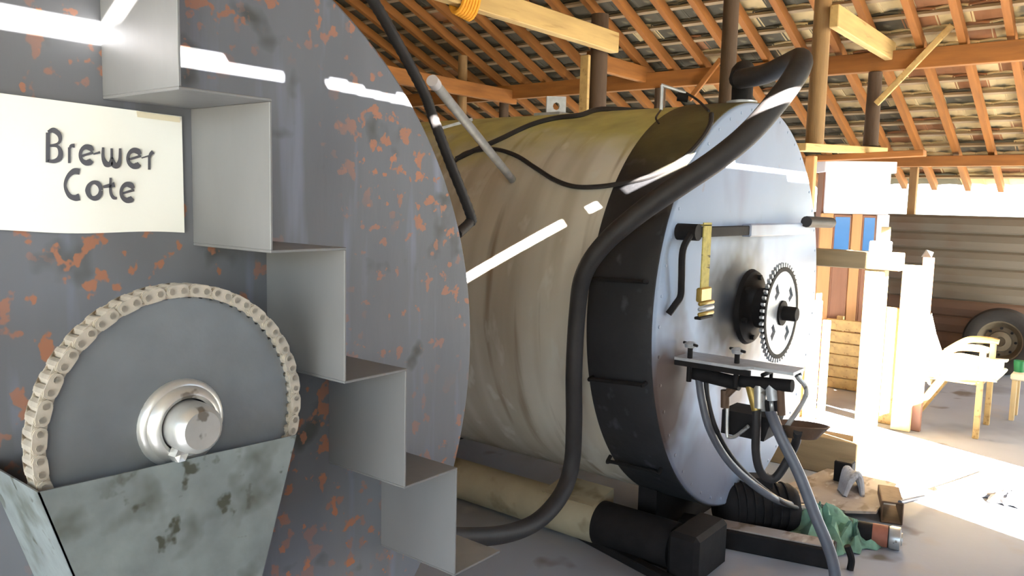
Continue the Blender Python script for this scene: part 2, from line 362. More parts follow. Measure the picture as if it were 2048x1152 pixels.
# roof: rafters, battens and clay tiles
rf = root('ceiling', (RIDGE, 3.7, RZ(RIDGE)), kind='structure')
SL = (EAVE-RIDGE)/math.cos(TH); dirx = V((math.cos(TH), 0, -math.sin(TH))); nrm = V((math.sin(TH), 0, math.cos(TH)))
org = V((RIDGE, 0, RZ(RIDGE)))
rm = mesh_of('rafter', box(0, SL, -0.028, 0.028, 0, 0.09), 'orange_wood_x')
for i in range(41): inst('rafter', rm, org+V((0, Y0+0.25+i*0.33+random.uniform(-0.02, 0.02), 0)), (0, TH+random.uniform(-0.002, 0.002), 0), rf)
CO = 0.27; NC = int(SL/CO)
bmh = mesh_of('batten', box(-0.02, 0.02, Y0, Y1, 0, 0.025), 'grey_wood')
for i in range(NC+1): inst('batten', bmh, org+dirx*(i*CO+0.03)+nrm*0.09, (0, TH, 0), rf)
TL, TW = 0.36, 0.275
def tile_bm():
    bm = B(); ys = [-0.5, -0.25, 0, 0.25, 0.5]; zz = [0, 0.011, 0.015, 0.011, 0]
    rings = []
    for x in (0, TL):
        rings.append([bm.verts.new((x, y*TW, z)) for y, z in zip(ys, zz)]+[bm.verts.new((x, y*TW, z+0.014)) for y, z in zip(ys[::-1], zz[::-1])])
    for k in range(10): bm.faces.new((rings[0][k], rings[0][(k+1) % 10], rings[1][(k+1) % 10], rings[1][k]))
    bm.faces.new(rings[0]); bm.faces.new(rings[1][::-1]); return bm
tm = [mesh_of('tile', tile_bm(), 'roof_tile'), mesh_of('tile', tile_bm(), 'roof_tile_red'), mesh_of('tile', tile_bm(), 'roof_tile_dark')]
tv = np.array([v.co[:] for v in tm[0].vertices]); tf = [tuple(p.vertices) for p in tm[0].polygons]
def tile_kind(y):                                            # dark tiles likelier as y grows, pale ones towards the front wall
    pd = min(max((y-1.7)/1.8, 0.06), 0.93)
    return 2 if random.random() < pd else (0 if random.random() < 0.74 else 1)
cands = []
NY = int((Y1-Y0)/0.255)
for i in range(NC+1):
    for j in range(NY):
        s = i*CO; y = Y0+0.13+j*0.255+(0.12 if i % 2 else 0)
        p = org+dirx*s+nrm*0.116+V((0, y, 0))
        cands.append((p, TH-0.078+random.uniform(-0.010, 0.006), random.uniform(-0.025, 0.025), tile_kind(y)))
hole = min(range(len(cands)), key=lambda k: (cands[k][0]+dirx*0.14-V((5.12, -0.63, RZ(5.12)+0.12))).length)
cands.pop(hole)                                              # one missing tile lets a spot of sun onto the pale log post
def vis_key(c):
    px, py, z = project(c[0]+dirx*0.18)
    if z < 1 or px < 1180 or px > 2050 or py < -5 or py > 330: return None
    if px < 1640 and py > 210: return None
    return z
order = sorted([(vis_key(c), k) for k, c in enumerate(cands) if vis_key(c) is not None])
near = set(k for _, k in order[:300])
for k in near:
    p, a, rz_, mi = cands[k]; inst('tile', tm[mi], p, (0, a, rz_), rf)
verts, faces, mids = [], [], []
def add_tile(p, rot, mi):
    o = len(verts); R = np.array(rot.to_matrix()); verts.extend((tv@R.T+np.array(p[:])).tolist())
    for f in tf: faces.append(tuple(v+o for v in f)); mids.append(mi)
from mathutils import Euler
for k, (p, a, rz_, mi) in enumerate(cands):
    if k not in near: add_tile(p, Euler((0, a, rz_)), mi)
dl = V((-math.cos(TH), 0, -math.sin(TH))); nl = V((-math.sin(TH), 0, math.cos(TH)))
for i in range(int(5.6/math.cos(TH)/CO)+1):
    for j in range(NY):
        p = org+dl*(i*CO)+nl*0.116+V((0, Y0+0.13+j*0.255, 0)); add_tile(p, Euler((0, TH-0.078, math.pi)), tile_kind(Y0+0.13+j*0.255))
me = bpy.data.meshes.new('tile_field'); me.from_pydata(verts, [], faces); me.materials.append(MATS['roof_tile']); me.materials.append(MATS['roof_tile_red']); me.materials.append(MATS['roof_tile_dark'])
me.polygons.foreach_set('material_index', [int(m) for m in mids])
to = bpy.data.objects.new('tile_field', me); COL.objects.link(to); to.parent = rf; to.location = -WL[rf]; to['kind'] = 'stuff'
rl = mesh_of('rafter', box(0, 5.6/math.cos(TH), -0.028, 0.028, 0, 0.09), 'orange_wood_x')
for i in range(0, 41, 2): inst('rafter', rl, org+V((0, Y0+0.25+i*0.33, 0)), (0, TH, math.pi), rf)
mk('ridge_beam', box(RIDGE-0.06, RIDGE+0.06, Y0, Y1, RZ(RIDGE)-0.18, RZ(RIDGE)+0.03), 'log_wood', rf)
mk('ridge_cap', lathe([(0.16, 0), (0.16, Y1-Y0)], (RIDGE, Y0, RZ(RIDGE)+0.10), n=14), 'roof_tile_red', rf)

# ------------------------------------------------------------------ timber frame: posts, purlins, tie beams, braces
def timber(name, bm, m, label, cat, group=None, smooth=False): return tag(mk(name, bm, m, None, smooth), label, cat, group)
PX = 7.6
timber('purlin_beam', box(PX-0.04, PX+0.04, Y0+0.2, Y1-0.35, RZ(PX)-0.175, RZ(PX)-0.012, 0.004), 'orange_wood', 'long orange purlin beam crossing under the rafters at mid roof', 'beam')
timber('wall_plate_beam', box(9.47, 9.57, Y0+0.2, Y1-0.35, RZ(9.52)-0.14, RZ(9.52)-0.03, 0.004), 'orange_wood', 'low wall plate beam under the rafters above the bright eave opening', 'beam')
timber('purlin_beam', box(4.3, 4.4, Y0+0.2, Y1-0.35, RZ(4.35)-0.19, RZ(4.35)-0.025, 0.004), 'orange_wood', 'upper purlin beam high under the roof above the drums', 'beam')
def post(x, y, z1, r, m, label, z0=FZ, n=14, lean=(0, 0)):
    pts = [V((x-lean[0], y-lean[1], z0)), V((x-lean[0]*0.3+random.uniform(-.006, .006), y, z0+(z1-z0)*0.5)), V((x, y, z1))]
    return timber('log_post', tube(pts, [r*1.06, r, r*0.95], n), m, label, 'post', 'log posts of the shed', True)
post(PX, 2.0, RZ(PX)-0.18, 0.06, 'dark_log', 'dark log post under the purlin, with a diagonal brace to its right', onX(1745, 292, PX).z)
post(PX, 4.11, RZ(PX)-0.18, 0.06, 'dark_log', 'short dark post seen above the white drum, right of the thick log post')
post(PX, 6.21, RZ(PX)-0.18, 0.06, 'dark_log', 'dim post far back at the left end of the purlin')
post(6.10, 2.0, RZ(6.1)-0.07, 0.062, 'log_wood', 'pale brown log post right of the curved black hose', onX(1640, 292, 6.1).z)
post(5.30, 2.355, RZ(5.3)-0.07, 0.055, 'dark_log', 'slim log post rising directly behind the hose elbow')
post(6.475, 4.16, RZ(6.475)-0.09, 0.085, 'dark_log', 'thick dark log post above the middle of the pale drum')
post(6.85, 6.21, RZ(6.85)-0.07, 0.055, 'log_wood', 'slim log post far back under the orange rope')
c = onX(1170, 150, 6.36)
timber('board', box(6.34, 6.38, c.y-0.045, c.y+0.045, FZ, 2.86, 0.004), 'pale_wood', 'yellow upright board standing left of the thick log post', 'board')
zt = 2.90
timber('tie_beam', box(3.2, 6.50, 3.96, 4.05, zt-0.02, zt+0.16, 0.006), 'pale_wood', 'pale sawn tie beam with a cut end, in front of the thick log post', 'beam')
timber('tie_beam', box(6.52, PX-0.02, 4.26, 4.33, zt-0.13, zt+0.03, 0.006), 'orange_wood_x', 'tie beam running from the thick post to the purlin', 'beam')
timber('tie_beam', box(6.02, PX+0.05, 1.86, 1.925, zt-0.11, zt+0.05, 0.006), 'pale_wood', 'tie beam between the pale log post and the braced post', 'beam')
timber('tie_beam', box(5.0, PX+0.05, 6.05, 6.12, zt-0.25, zt-0.09, 0.006), 'orange_wood_x', 'dim tie beam behind the slim far post, low above the drum', 'beam')
timber('tie_beam', box(2.0, PX+0.05, 8.2, 8.27, zt-0.02, zt+0.12, 0.006), 'orange_wood_x', 'dark tie beam at the far back of the roof', 'beam')
a, b = onX(1905, 50, PX-0.09), onX(1752, 208, PX-0.09)
timber('brace', beam(a, b, 0.03, 0.05), 'pale_wood', 'long thin diagonal brace from the braced post up to the purlin', 'brace')
a, b = onX(1442, 118, PX-0.09), onX(1378, 200, PX-0.09)
timber('brace', beam(a, b, 0.03, 0.05), 'orange_wood', 'short diagonal brace seen left of the hose elbow', 'brace')
a, b = onX(905, 22, PX-0.09), onX(835, 135, PX-0.09)
timber('brace', beam(a, b, 0.03, 0.05), 'orange_wood', 'dim diagonal brace left of the slim far post', 'brace')
rp = B()
for k in range(6):
    xk = 4.36+k*0.028; zz = 2.97-0.004*k
    tube([V((xk+0.02*math.sin(t), 4.005+0.075*math.cos(t), zz+0.115*math.sin(t)*(1.25 if math.sin(t) < 0 else 1))) for t in np.linspace(0, 6.283, 17)], 0.017, 6, rp, False, 0)
tag(mk('rope_wrap', rp, 'orange_rope', None, True), 'bright orange rope wound around the pale tie beam near the top', 'rope')
# planks carried over the cabinet
a = V((5.75, 2.02, onX(1640, 292, 6.1).z-0.03)); b = V((7.8, 1.98, onX(1745, 292, PX).z-0.03))
timber('plank', beam(a, b, 0.16, 0.055), 'pale_wood', 'weathered plank carrying the two log posts above the cabinet', 'plank')
a2, b2 = onX(1615, 318, 7.2), onX(1850, 306, 7.2)
timber('plank', beam(a2, b2, 0.12, 0.05), 'orange_wood', 'orange plank running level just above the cabinet', 'plank')
timber('square_post', beam((6.3, 2.08, FZ), (6.3, 2.08, a.z-0.03), 0.07, 0.07), 'cabinet_wood', 'orange brown square upright between the drum face and the cabinet', 'post')
# ================================================================== DARK DRUM IN FRONT
da = root('steel_drum', (AX, AY+0.7, FZ)); tag(da, 'dark rusty steel drum with stepped plates, nearest the camera', 'drum')
mk('end_plate', lathe([(0, 0), (AR-0.006, 0), (AR, 0.004), (AR, 0.012), (AR-0.006, 0.016), (0, 0.016)], (AX, AY, AZ), n=128), 'dark_steel', da)
mk('shell', lathe([(AR-0.03, 0.016), (AR-0.03, 1.6), (0, 1.6)], (AX, AY, AZ), n=96), 'dark_steel', da, True)
for yy in (AY+0.35, AY+1.25):
    t = B(); n = 13; arc = [(AX+(AR-0.025)*math.sin(a), AZ-(AR-0.025)*math.cos(a)) for a in np.linspace(-0.6, 0.6, n)]
    plate([(x_, yy, z_) for x_, z_ in arc]+[(AX+0.6, yy, FZ), (AX-0.6, yy, FZ)], (0, 0.08, 0), t); mk('cradle', t, 'black_metal', da)
SD = 0.25; sx = [0.660, 0.8225, 0.985, 1.147, 1.309, 1.471]; sz = [1.663, 1.405, 1.147, 0.893, 0.640]
tk = 0.005
tops = [2.05]+sz[:4]
for i in range(5):
    mk('step_plate', box(sx[i], sx[i]+tk, AY-SD, AY, sz[i], tops[i]-(tk if i else 0), 0.001), 'plate_steel', da)
    mk('step_plate', box(sx[i], sx[i+1]+tk, AY-SD, AY, sz[i]-tk, sz[i], 0.001), 'plate_steel', da)
# sprocket on the dark drum
SX, SY, SZ, SR = 0.692, 1.265, 1.112, 0.222
def gear_outline(r_in, r_out, n, duty=0.5):
    out = []
    for k in range(n):
        a = 2*math.pi*k/n; w_ = 2*math.pi/n
        for f, r in ((-0.36, r_in), (-0.16, r_out), (0.16, r_out), (0.36, r_in)): out.append((math.cos(a+f*w_)*r, math.sin(a+f*w_)*r))
    return out
sa = root('sprocket_wheel', (SX, SY, SZ-SR)); tag(sa, 'large grey steel sprocket wheel on the rusty dark drum', 'sprocket')
plt = gear_outline(SR-0.009, SR+0.006, 66)
mk('wheel_plate', plate([(SX+u, SY-0.006, SZ+v) for u, v in plt], (0, 0.012, 0)), 'sprocket_steel', sa)
mk('hub', lathe([(0.046, -0.030), (0.052, -0.034), (0.061, -0.030), (0.066, -0.020), (0.072, -0.018), (0.076, -0.012), (0.076, 0.02), (0.035, 0.02), (0.035, 0.16), (0, 0.16)], (SX, SY, SZ), n=40), 'bright_steel', sa, True)
sh = mk('shaft_end', lathe([(0, -0.076), (0.032, -0.076), (0.040, -0.068), (0.043, -0.052), (0.043, 0.0), (0, 0)], (SX, SY, SZ), n=28), 'bright_steel', sa, True)
mk('shaft_nut', lathe([(0, -0.002), (0.012, -0.006), (0.014, 0.012), (0, 0.012)], (SX-0.024, SY-0.045, SZ-0.042), n=6), 'bright_steel', sa)
# chain
def link_bm(outer):
    bm = B(); wy = 0.0175 if outer else 0.0125
    pts = [(-0.010+0.0105*math.cos(a), 0.0105*math.sin(a)) for a in np.linspace(math.pi/2, 1.5*math.pi, 5)]+[(0.010+0.0105*math.cos(a), 0.0105*math.sin(a)) for a in np.linspace(-math.pi/2, math.pi/2, 5)]
    for s in (-1, 1): plate([(u, s*wy-0.0015, v) for u, v in pts], (0, 0.003, 0), bm)
    for s in (-1, 1): rod((s*0.010, -0.020, 0), (s*0.010, 0.020, 0), 0.0055, 8, None, bm)
    rod((0.010, -0.0165, 0), (0.010, 0.0165, 0), 0.0115, 10, None, bm)
    return bm
lm = [mesh_of('chain_link', link_bm(True), 'chain_steel'), mesh_of('chain_link', link_bm(False), 'chain_steel')]
ch = root('roller_chain', (SX, SY, SZ-SR)); tag(ch, 'steel roller chain wrapped over the large grey sprocket', 'chain')
RC = SR+0.004; a0, a1 = math.radians(206), math.radians(-26); path = []
PZ, PR = 0.66, 0.03
for a in np.arange(a0, a1, -0.0205/RC): path.append((SX+RC*math.cos(a), SZ+RC*math.sin(a), a-math.pi/2))
e0 = path[0]; e1 = path[-1]; n = 14
left = [(e0[0]+(SX-PR-e0[0])*t, e0[1]+(PZ-e0[1])*t) for t in np.linspace(0, 1, 20)[1:]]; right = [(e1[0]+(SX+PR-e1[0])*t, e1[1]+(PZ-e1[1])*t) for t in np.linspace(0, 1, 20)[1:]]
for seq, e in ((left, e0), (right, e1)):
    ang = math.atan2(seq[-1][1]-e[1], seq[-1][0]-e[0])
    for q in seq[:18]: path.append((q[0], q[1], ang))
for i, (x_, z_, a) in enumerate(path): inst('chain_link', lm[i % 2], (x_, SY, z_), (0, -a, 0), ch)
ps = root('pinion', (SX, SY, PZ-0.04)); tag(ps, 'small drive pinion at the lower end of the chain behind the guard', 'sprocket')
mk('wheel_plate', plate([(SX+u, SY-0.006, PZ+v) for u, v in gear_outline(0.024, 0.034, 12)], (0, 0.012, 0)), 'sprocket_steel', ps)
mk('shaft', rod((SX, SY-0.01, PZ), (SX, AY, PZ), 0.014), 'bright_steel', ps, True)
# guard
GY = 1.222
gl, gr = onY(75, 985, GY), onY(593, 870, GY); gz = (gl.z+gr.z)/2; bl, br = onY(145, 1150, GY), onY(525, 1150, GY)
def ext(p, q, z): t = (z-p.z)/(q.z-p.z); return V((p.x+(q.x-p.x)*t, GY, z))
gb = 0.58; g4 = [V((gl.x, GY, gl.z)), V((gr.x, GY, gr.z)), ext(gr, br, gb), ext(gl, bl, gb)]
gu = root('chain_guard', (SX, GY, gb)); tag(gu, 'tapering sheet metal chain guard below the large sprocket', 'guard')
mk('front_plate', plate(g4, (0, 0.003, 0)), 'guard_steel', gu)
dpt = V((0, AY-GY-0.001, 0))
mk('side_plate', plate([g4[0], g4[3], g4[3]+dpt, g4[0]+dpt], (0.003, 0, 0)), 'guard_steel', gu)
mk('side_plate', plate([ext(gr, br, 0.78), g4[2], g4[2]+dpt, ext(gr, br, 0.78)+dpt], (-0.003, 0, 0)), 'guard_steel', gu)
# paper sign with lettering
sg = root('paper_sign', (0.62, AY-0.004, 1.43)); tag(sg, 'white paper sign reading Brewer Cote on the dark drum', 'sign')
bm = B(); nx, nzz = 24, 8; x0, x1 = 0.38, 0.802; g = []
for i in range(nx+1):
    u = i/nx; xx = x0+(x1-x0)*u; zt_ = 1.652-0.010*u; zb_ = 1.436-0.012*u+0.0025*math.sin(9*u)
    g.append([bm.verts.new((xx, AY-0.0035-0.002*abs(math.sin(4*u))*(1-j/nzz), zb_+(zt_-zb_)*j/nzz)) for j in range(nzz+1)])
for i in range(nx):
    for j in range(nzz): bm.faces.new((g[i][j], g[i+1][j], g[i+1][j+1], g[i][j+1]))
ex = bmesh.ops.extrude_face_region(bm, geom=bm.faces[:]); bmesh.ops.translate(bm, verts=[v for v in ex['geom'] if isinstance(v, bmesh.types.BMVert)], vec=(0, -0.0008, 0))
mk('sheet', bm, 'white_paper', sg, True)
mk('tape', plate([onY(273, 222, AY-0.0068), onY(360, 234, AY-0.0068), onY(360, 245, AY-0.0068), onY(275, 234, AY-0.0068)], (0, 0.0006, 0)), 'cream_cushion', sg)
def ribbon(strokes):
    bm = B(); Z = 600/1234
    for pts, wd in strokes:
        m = len(pts)
        if m > 2: sp = spline([(p[0], p[1], 0) for p in pts], 6); ws = [np.interp(i/6, range(m), wd) for i in range(len(sp))]
        else: sp = [V((*p, 0)) for p in pts]; ws = wd
        rows = []
        for i, q in enumerate(sp):
            d = (sp[min(i+1, len(sp)-1)]-sp[max(i-1, 0)]).normalized(); nn = V((-d.y, d.x, 0))*ws[i]*0.62
            quad = []
            for s in (1, -1):
                e = q+nn*s
                for yy in (AY-0.0066, AY-0.0074): quad.append(bm.verts.new(onY(e.x*Z, e.y*Z, yy)))
            rows.append(quad)
        for a, b in zip(rows, rows[1:]):
            bm.faces.new((a[0], a[2], b[2], b[0])); bm.faces.new((a[1], b[1], b[3], a[3])); bm.faces.new((a[0], b[0], b[1], a[1])); bm.faces.new((a[2], a[3], b[3], b[2]))
    return bm
def ell(cx, cy, rx, ry, degs): return [(cx+rx*math.cos(math.radians(d)), cy+ry*math.sin(math.radians(d))) for d in degs]
def e_(cx, cy, rx=27, ry=33):
    arc = ell(cx, cy, rx, ry, [-28, -60, -100, -140, 180, 140, 100, 65, 42])
    return [([(cx-rx*0.9, cy+ry*0.16), (cx+rx*1.0, cy-ry*0.30)], [7, 9]), (arc, [12, 20, 17, 12, 11, 13, 18, 22, 16])]
LET = {'b': [([(197, 545), (197, 668)], [14, 15]), ([(197, 543), (220, 536), (243, 553), (247, 577), (235, 592), (203, 598)], [10, 18, 16, 11, 8, 5]), ([(203, 601), (236, 602), (249, 625), (245, 650), (224, 663), (195, 662)], [5, 10, 16, 18, 14, 9])],
 'r': [([(285, 606), (285, 671)], [9, 9]), ([(285, 614), (293, 600), (307, 599)], [7, 11, 14])],
 'e': e_(357, 637), 'bar': [([(384, 634), (412, 626)], [5, 8])],
 'w': [([(424, 606), (424, 648), (437, 674), (453, 673), (459, 650), (459, 610)], [8, 11, 20, 17, 9, 8]), ([(459, 648), (470, 678), (485, 679), (493, 655), (494, 610)], [9, 20, 19, 11, 8])],
 'e2': e_(553, 651), 'r2': [([(614, 640), (614, 698)], [9, 9]), ([(614, 650), (620, 634), (630, 624)], [7, 12, 14]), ([(582, 650), (612, 641)], [4, 5])],
 'c': [([(328, 706), (304, 705), (279, 727), (268, 765), (284, 803), (308, 814), (327, 810)], [20, 20, 13, 10, 15, 20, 24])],
 'o': [(ell(388, 783, 27, 33, range(0, 361, 30)), [13, 16, 18, 16, 13, 15, 18, 15, 12, 13, 16, 15, 13])],
 't': [([(455, 731), (455, 788), (466, 812), (481, 816)], [8, 10, 12, 8]), ([(424, 769), (472, 759)], [9, 17])],
 'e3': e_(525, 791)}
for k, s in LET.items(): mk('letter' if k != 'bar' else 'letter_stroke', ribbon(s), 'ink', sg)
# black corrugated conduit along the drum's rim
pts = [V((0.75, 1.62, 2.085)), onY(690, -70, 1.54), onY(745, 0, 1.51), onY(800, 95, 1.505), onY(848, 185, 1.505), onY(866, 235, 1.505), onY(900, 325, 1.50), onY(941, 430, 1.50), onY(938, 446, 1.50), onY(915, 468, 1.47)]
sp = spline(pts, 14); t = tube(sp, [0.0135+0.0012*(i % 2) for i in range(len(sp))], 10, None, True, 0)
tag(mk('conduit', t, 'black_rubber', None, True), 'black ribbed conduit bent around the rim of the dark drum', 'conduit')

# ================================================================== PALE DRUM WITH WHITE FACE
db = root('pale_drum', (BX, BY+1.3, FZ)); tag(db, 'big pale drum with mossy top, black band and white end face', 'drum')
mk('shell', lathe([(BR-0.012, 0.3), (BR, 0.325), (BR, 2.5), (0, 2.5)], (BX, BY, BZ), n=128), 'drum_shell', db, True)
mk('band', lathe([(BR-0.03, 0.012), (BR+0.004, 0.014), (BR+0.006, 0.02), (BR+0.006, 0.32), (BR+0.002, 0.328), (BR-0.02, 0.328)], (BX, BY, BZ), n=128), 'drum_black', db, True)
fp = mk('end_plate', lathe([(0, 0), (BR-0.012, 0), (BR-0.004, 0.004), (BR, 0.013), (0, 0.013)], (BX, BY, BZ), n=128), 'drum_face', db, True)
add_stain(MATS['drum_face'], [(-0.16, 0.74, 0.24, 0.42), (-0.84, 0.70, 0.26, 0.40)], (0.30, 0.21, 0.14))
add_stain(MATS['drum_face'], [(-0.20, 1.03, 0.46, 0.42)], (0.08, 0.07, 0.07))
add_stain(MATS['drum_face'], [(-0.45, 0.24, 0.5, 0.3)], (0.45, 0.45, 0.50))
rw = B(); 
for a in np.arange(0, 360, 7.5): lathe([(0, -0.004), (0.007, -0.003), (0.008, 0.001), (0, 0.001)], (BX+0.965*math.cos(math.radians(a)), BY, BZ+0.965*math.sin(math.radians(a))), n=6, bm=rw)
rv = mk('rivets', rw, 'drum_face', db); rv['kind'] = 'stuff'
def band_handle(px0, py0, px1, py1):
    a, b = onB(px0, py0, 1.03), onB(px1, py1, 1.03)
    def foot(p): v = V((p.x-BX, 0, p.z-BZ)).normalized(); return V((BX, p.y, BZ))+v*1.0
    return tube([foot(a), a+(a-foot(a))*0.2, a*0.93+b*0.07, (a+b)/2, a*0.07+b*0.93, b+(b-foot(b))*0.2, foot(b)], 0.009, 8)
for q in ((1168, 556, 1288, 563), (1180, 758, 1286, 770), (1216, 922, 1318, 945)): mk('grab_handle', band_handle(*q), 'black_metal', db, True)
# latch bar across the face
zb = 1.39
lb = mk('latch_bar', box(3.03, 3.62, 1.452, 1.482, zb-0.022, zb+0.022, 0.004), 'black_metal', db)
mk('sleeve', box(3.60, 4.43, 1.444, 1.492, zb-0.03, zb+0.03, 0.006), 'drum_face', lb)
mk('grip', rod((4.30, 1.425, zb+0.038), (4.72, 1.425, zb+0.03), 0.030, 12), 'black_rubber', lb, True)
mk('pivot', rod((3.04, 1.44, zb), (3.04, BY, zb), 0.035, 14), 'black_metal', lb, True)
mk('pivot', rod((4.1, 1.45, zb), (4.1, BY, zb), 0.022, 12), 'black_metal', lb, True)
q = [V((3.02, 1.46, zb)), onY(1366, 500, 1.47), onY(1363, 560, 1.48), onY(1361, 592, 1.49), onY(1350, 610, 1.50), onY(1337, 628, 1.52)]
mk('lever', tube(q, 0.014, 8), 'black_metal', lb, True)
# bearing
bh = mk('bearing_housing', lathe([(0.19, 0), (0.18, -0.02), (0.12, -0.035), (0.10, -0.05), (0.10, -0.09), (0.06, -0.10), (0.06, -0.13), (0, -0.13)], (BX-0.02, BY, BZ), n=36), 'black_metal', db, True)
for k in range(6):
    a = math.radians(60*k+20); mk('bolt', rod((BX-0.02+0.15*math.cos(a), BY-0.045, BZ+0.15*math.sin(a)), (BX-0.02+0.15*math.cos(a), BY, BZ+0.15*math.sin(a)), 0.014, 6), 'black_metal', bh)
# sprocket of the pale drum
QY = 1.385; QR = 0.235; QZ = 0.985
s2 = root('sprocket_wheel', (BX, QY, QZ-QR)); tag(s2, 'pale toothed sprocket wheel with square holes on the white drum face', 'sprocket')
holes = []
for k in range(4):
    a = math.radians(90*k+38); er, et = V((math.cos(a), math.sin(a))), V((-math.sin(a), math.cos(a)))
    holes.append([tuple(er*(0.135+u)+et*v) for u, v in ((-0.03, -0.028), (0.03, -0.034), (0.03, 0.034), (-0.03, 0.028))])
mk('wheel_plate', holed(gear_outline(QR-0.022, QR+0.012, 48), holes, lambda u, v, w_: V((BX+u, QY-0.008+0.016*w_, QZ+v))), 'galvanised', s2)
mk('tooth_ring', lathe([(QR-0.03, -0.011), (QR-0.008, -0.011), (QR-0.008, 0.011), (QR-0.03, 0.011)], (BX, QY, QZ), n=48), 'black_metal', s2)
mk('hub', lathe([(0.0, -0.085), (0.032, -0.085), (0.036, -0.075), (0.036, -0.02), (0.062, -0.018), (0.062, 0.05), (0.03, 0.05), (0.03, 0.15), (0, 0.15)], (BX, QY, QZ), n=24), 'black_metal', s2, True)
# strap hanging from the latch bar
st = root('ratchet_strap', (3.11, 1.43, 1.05)); tag(st, 'yellow strap with brass buckle hanging from the latch bar', 'strap')
mk('webbing', box(3.075, 3.15, 1.434, 1.440, 1.15, 1.43, 0.001), 'yellow_strap', st)
mk('loop', box(3.075, 3.15, 1.434, 1.498, 1.416, 1.422, 0.001), 'yellow_strap', st)
bk = mk('buckle', box(3.06, 3.165, 1.425, 1.45, 1.10, 1.16, 0.006), 'brass', st)
for k in range(3): mk('buckle_bar', rod((3.05, 1.424, 1.095-0.022*k), (3.175, 1.424, 1.095-0.022*k), 0.009, 8), 'brass' if k != 1 else 'galvanised', bk, True)
mk('strap_end', box(3.055, 3.18, 1.42, 1.45, 1.028, 1.04, 0.003), 'black_metal', st)
# vent elbow on top and thick hose
el = root('vent_pipe', (BX, 1.66, BZ+0.99)); tag(el, 'dark elbow pipe standing on top of the white faced drum', 'pipe')
mk('flange', lathe([(0.075, -0.02), (0.075, 0.018), (0.05, 0.02), (0.05, 0.05)], (BX, 1.64, BZ+1.0), V((0, 0, 1)), 24), 'galvanised', el, True)
e0 = V((BX, 1.64, BZ+1.0)); h0 = at(1480, 158, 4.05)
mk('elbow', tube([e0, e0+V((0, 0, 0.10)), e0+V((-0.01, -0.01, 0.16)), h0*0.55+(e0+V((0, 0, 0.19)))*0.45, h0], 0.052, 14), 'black_metal', el, True)
hp = [h0, at(1530, 148, 3.9), at(1575, 128, 3.72), at(1600, 118, 3.55), at(1597, 140, 3.42), at(1562, 192, 3.34), at(1502, 262, 3.28), at(1435, 318, 3.24), at(1355, 372, 3.22), at(1280, 425, 3.22), at(1208, 488, 3.22), at(1168, 548, 3.24), at(1155, 620, 3.28), at(1148, 740, 3.28), at(1148, 850, 3.3), at(1143, 930, 3.32), at(1122, 990, 3.25), at(1075, 1042, 3.12), at(1010, 1068, 2.95), at(925, 1074, 2.75), at(840, 1068, 2.6)]
tag(mk('thick_hose', tube(hp, [0.046]*9+[0.042, 0.039, 0.037]+[0.035]*9, 14), 'black_rubber', None, True), 'thick black hose looping from the vent elbow down past the drum to the floor', 'hose')
# thin cables over the drum
c1 = [onB(x_, y_, 1.012) for x_, y_ in ((905, 325), (935, 305), (985, 298), (1030, 310), (1070, 335), (1110, 360), (1150, 373), (1200, 373), (1250, 365), (1310, 350), (1360, 322), (1398, 285), (1420, 250))]
tag(mk('cable', tube(c1+[onB(1423, 228, 1.03)], 0.011, 8), 'black_rubber', None, True), 'black cable sagging across the pale drum up to its front edge', 'cable')
c2 = [onB(x_, y_, 1.012) for x_, y_ in ((912, 318), (950, 300), (1000, 278), (1060, 250), (1110, 236), (1160, 230))]+[V((BX-0.2, 2.33, BZ+0.995)), V((BX+0.1, 2.2, BZ+1.01))]
tag(mk('cable', tube(c2, 0.013, 8), 'black_rubber', None, True), 'black cable running over the mossy top of the drum', 'cable')
t = rod(at(870, 168, 2.95), onB(1027, 362, 0.985), 0.019, 16)
gp = root('steel_tube', onB(1027, 362, 0.99)); tag(gp, 'galvanised steel tube sticking out slantwise from the pale drum', 'pipe')
mk('tube', t, 'galvanised', gp, True)
d = (at(870, 168, 2.95)-onB(1027, 362, 0.985)).normalized()
mk('bright_end', rod(at(870, 168, 2.95)-d*0.01, at(870, 168, 2.95)+d*0.03, 0.022, 16), 'white_paint', gp, True)  # white end stands in for sunlight on the tube's tip
# gas fitting on top
gf = root('valve_fitting', (BX-0.2, 1.95, BZ+0.98)); tag(gf, 'small bright pipe bracket with valve on top of the drum', 'fitting')
p0 = onB(1322, 220, 1.0); p1 = p0+V((0, 0, 0.12)); p2 = at(1372, 186, p0.xy.length)
mk('bracket', tube([p0-V((0, 0, 0.03)), p0, p1-V((0, 0, 0.01)), p1, p1+(p2-p1)*0.1, p2], 0.009, 8, None, True, 3), 'galvanised', gf, True)
mk('valve', rod(p2-(p2-p1)*0.35-V((0, 0, 0.03)), p2+(p2-p1)*0.1-V((0, 0, 0.02)), 0.022, 12), 'black_metal', gf, True)
mk('feed_wire', tube([p2, at(1395, 200, p0.xy.length*0.98), onB(1418, 222, 1.02)], 0.006, 6), 'black_rubber', gf, True)
mk('feed_wire', tube([p0, onB(1312, 235, 1.01), onB(1318, 248, 1.006)], 0.005, 6), 'black_rubber', gf, True)
